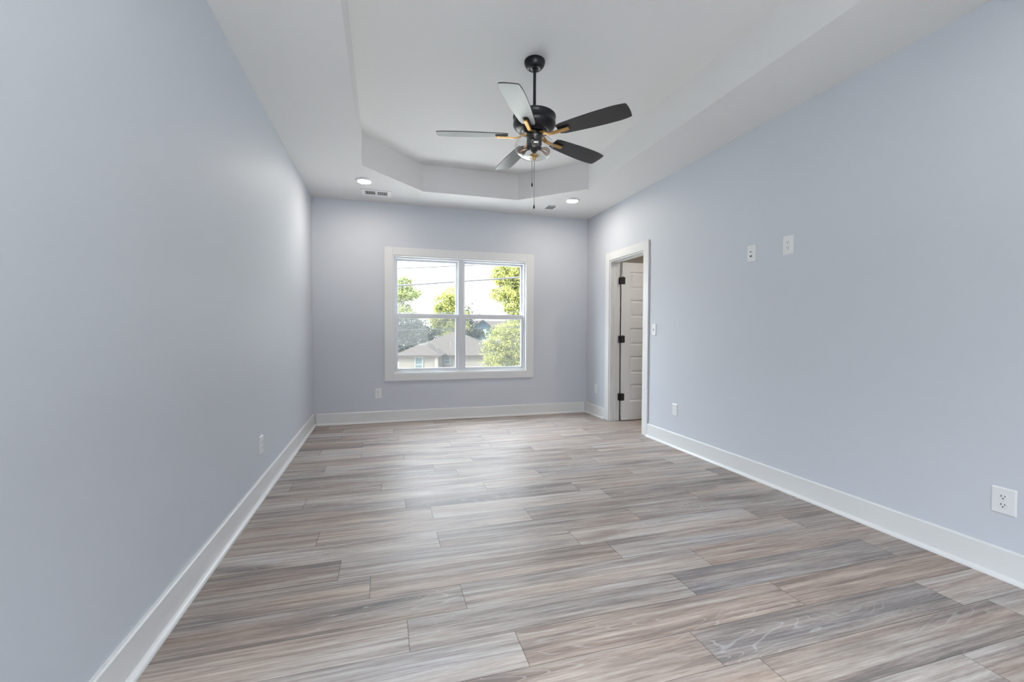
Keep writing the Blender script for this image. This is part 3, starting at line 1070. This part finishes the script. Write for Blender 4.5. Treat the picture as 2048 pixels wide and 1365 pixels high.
# blue grey gabled house farther back
D1 = 88.0
bh = empty('house', CAM + Vector((math.sin(YAW), math.cos(YAW), 0)) * D1, -YAW)
bh.location.z = GZ
tag(bh, 'blue grey gabled house with one small white window, far behind the cream house', 'house')
xg = (965 - 1024) / FPX * D1
za = 1.151 + (662.5 - 641) / FPX * D1
ze = 1.151 + (662.5 - 657) / FPX * D1
hw = 2.15
b = MB().prism([(xg - hw, 0), (xg + hw, 0), (xg + hw, g(ze)), (xg, g(za) - 0.1), (xg - hw, g(ze))], 1, 0, 6)
b.build('wall', M_TEAL, bh)
rf = MB()
for s_ in (-1, 1):
    rf.prism([(xg, g(za) - 0.05), (xg, g(za) + 0.16), (xg + s_ * (hw + 0.5), g(ze) - 0.18), (xg + s_ * (hw + 0.5), g(ze) - 0.42)], 1, -0.5, 7)
rf.build('roof', M_ROOF, bh)
MB().prism([(4.0, g(0.4)), (10.2, g(za) + 0.1), (10.2, g(0.2))], 0, xg - 4.0, xg + 5.2).build('main_roof', M_ROOF, bh)
MB().box((xg - 3.6, 6, 0), (xg + 4.8, 12, g(0.4))).build('main_wall', M_TEAL, bh)
f = frame_boxes(xg + 0.15, xg + 0.75, g(0.75), g(1.5), 0.12, -0.06, 0.0).build('window', M_WHITE_OUT, bh)
MB().box((xg + 0.25, -0.04, g(0.85)), (xg + 0.65, -0.01, g(1.4))).build('pane', M_DARKTRIM, f)
MB().box((xg - hw - 0.02, -0.05, g(ze) - 0.30), (xg + hw + 0.02, 0.0, g(ze) - 0.18)).build('trim_board', M_ROOF_G, bh)


def tree(name, label, base, blobs, nleaf, lsize, m_leaf, seed, trunk_top, droop=0.0, tr=0.16, group='trees outside the window', hollow=0.55):
    """base: trunk foot; blobs: (centre, radii) in world coordinates"""
    rnd = random.Random(seed)
    root = empty(name, base)
    tag(root, label, 'tree' if 'tree' in name else 'shrub', group)
    vs, fs, lf_ = [], [], []
    tot = sum(rb[0] * rb[1] * rb[2] for _, rb in blobs) if blobs else 1
    base = Vector(base)
    for c, rb in blobs:
        cnt = int(nleaf * rb[0] * rb[1] * rb[2] / tot)
        c = Vector(c) - base
        # clumps inside each blob
        ncl = max(6, cnt // 45)
        for q in range(ncl):
            d = Vector((rnd.gauss(0, 1), rnd.gauss(0, 1), rnd.gauss(0, 1))).normalized()
            rr = hollow + (1 - hollow) * rnd.random()
            cc = c + Vector((d.x * rb[0] * rr, d.y * rb[1] * rr, d.z * rb[2] * rr))
            cs = lsize * rnd.uniform(1.5, 3.2)
            tone = rnd.random() ** 1.3
            for i in range(max(1, cnt // ncl)):
                p = cc + Vector((rnd.gauss(0, cs), rnd.gauss(0, cs), rnd.gauss(0, cs * 0.7)))
                nrm = (Vector((rnd.gauss(0, 1), rnd.gauss(0, 1), rnd.gauss(0, 1) + 0.6))).normalized()
                e1 = nrm.orthogonal().normalized()
                e1 = Matrix.Rotation(rnd.uniform(0, 6.28), 3, nrm) @ e1
                e2 = nrm.cross(e1)
                s = lsize * rnd.uniform(0.6, 1.25)
                k = len(vs)
                vs += [p - e1 * s, p + e2 * s * 0.5, p + e1 * s, p - e2 * s * 0.5]
                fs.append((k, k + 1, k + 2, k + 3))
                lf_.append(max(0, min(1, 0.85 * tone + 0.30 * rnd.random() - 0.05)))
    me = bpy.data.meshes.new('foliage')
    me.from_pydata(vs, [], fs)
    a_ = me.attributes.new('leaf', 'FLOAT', 'FACE')
    a_.data.foreach_set('value', lf_)
    me.materials.append(m_leaf)
    o = bpy.data.objects.new('foliage', me)
    COL.objects.link(o)
    o.parent = root
    o['kind'] = 'stuff'
    t = MB()
    top = Vector(trunk_top) - base
    t.tube([(0, 0, 0), top * 0.5 + Vector((0.1, 0, 0)), top], [tr, tr * 0.75, tr * 0.45], 7)
    for c, rb in blobs:
        c = Vector(c) - base
        for q in range(3):
            e = c + Vector((rnd.uniform(-.7, .7) * rb[0], rnd.uniform(-.7, .7) * rb[1], rnd.uniform(-.3, .8) * rb[2]))
            st = top * rnd.uniform(0.7, 1.0)
            t.tube([st, (st + e) / 2 + Vector((0, 0, 0.1 * rb[2])), e], [tr * 0.4, tr * 0.25, tr * 0.08], 5)
    t.build('trunk', M_BARK, root, fix=False)
    return root


def blob(px, py, dep, rx, ry, deep=None):
    """crown lobe: centre and half size, sized from metres per pixel at that distance"""
    k = dep / FPX
    return (at(px, py, dep), (rx * k, (deep or rx) * k, ry * k))


def foot(px, dep):
    p = at(px, 682, dep)
    return (p.x, p.y, GZ)


tree('broadleaf_tree', 'thin open crowned tree at the left edge of the window view', foot(800, 74),
     [blob(806, 570, 74, 22, 16), blob(795, 594, 74, 20, 14), blob(818, 590, 74, 25, 13), blob(806, 620, 74, 20, 12), blob(815, 632, 74, 26, 10)], 9500, 0.16, M_LEAF_G, 3, at(803, 610, 74))
tree('broadleaf_tree', 'yellow green tree in the middle of the window, behind the mullion', foot(906, 62),
     [blob(890, 612, 62, 26, 26), blob(903, 590, 62, 18, 22), blob(880, 632, 62, 22, 20), blob(912, 624, 62, 22, 30), blob(890, 655, 62, 30, 20), blob(925, 640, 62, 12, 22)], 15000, 0.145, M_LEAF_Y, 7, at(905, 600, 62))
tree('broadleaf_tree', 'tall leafy tree filling the upper right window pane', foot(1036, 30),
     [blob(1018, 548, 30, 36, 22), blob(1000, 552, 30, 22, 20), blob(1030, 580, 30, 34, 26), blob(1004, 588, 30, 24, 16), blob(1044, 560, 30, 24, 40), blob(1032, 612, 30, 26, 22), blob(1045, 640, 30, 30, 26), blob(1022, 622, 30, 18, 10)], 26000, 0.075, M_LEAF_Y, 11, at(1040, 590, 30), tr=0.12)
tree('broadleaf_shrub', 'large bushy shrub hiding the right end of the cream house', foot(1015, 27),
     [blob(1000, 680, 27, 26, 28), blob(1024, 664, 27, 26, 24), blob(1034, 690, 27, 30, 34), blob(985, 708, 27, 22, 22), blob(1008, 722, 27, 34, 24), blob(1040, 722, 27, 26, 24), blob(990, 740, 27, 26, 20), blob(975, 694, 27, 12, 10)], 17000, 0.064, M_LEAF_Y, 13, at(1016, 690, 27), tr=0.07, group='shrubs outside the window')
tree('broadleaf_tree', 'dark tree mass behind the cream house roof at left', foot(815, 56),
     [blob(805, 655, 56, 36, 24), blob(800, 690, 56, 36, 28), blob(835, 668, 56, 30, 26), blob(840, 690, 56, 30, 18), blob(780, 672, 56, 26, 34), blob(862, 668, 56, 18, 16)], 9000, 0.20, M_LEAF_D, 17, at(812, 660, 56))
tree('broadleaf_tree', 'low dark tree between the yellow green tree and the blue grey house', foot(938, 68),
     [blob(932, 648, 68, 7, 18), blob(948, 669, 68, 13, 5), blob(926, 668, 68, 12, 9), blob(933, 625, 68, 6, 12)], 3000, 0.22, M_LEAF_D, 19, at(938, 650, 68))


# overhead lines crossing the window view
def cable(label, pts, rad):
    tag(MB().tube(pts, rad, 6).build('power_line', M_CABLE), label, 'cable', 'overhead lines outside the window')


def span(p0, p1, d0, d1, rad, label, sag=0.02):
    A, B = at(p0[0], p0[1], d0), at(p1[0], p1[1], d1)
    d = B - A
    pts = []
    for i in range(25):
        t = -2.2 + 5.4 * i / 24
        p = A + d * t
        p.z += sag * (t - 0.5) ** 2 - sag * 0.25
        pts.append(p)
    cable(label, pts, rad)


span((791, 572), (1040, 555), 17, 17, 0.034, 'thickest black overhead cable across both upper panes')
span((791, 537.3), (975, 529.5), 19, 19, 0.027, 'overhead wire near the top of the upper panes')
span((791, 533), (880, 526.5), 21, 21, 0.019, 'faint topmost overhead wire in the upper left pane')
span((791, 626.5), (1040, 624), 24, 24, 0.018, 'faint overhead wire just above the meeting rails')
span((791, 645.5), (1040, 640), 24, 24, 0.013, 'overhead wire just below the meeting rails')
span((791, 660.5), (1040, 655), 22, 22, 0.014, 'lowest overhead cable crossing in front of the blue grey house')
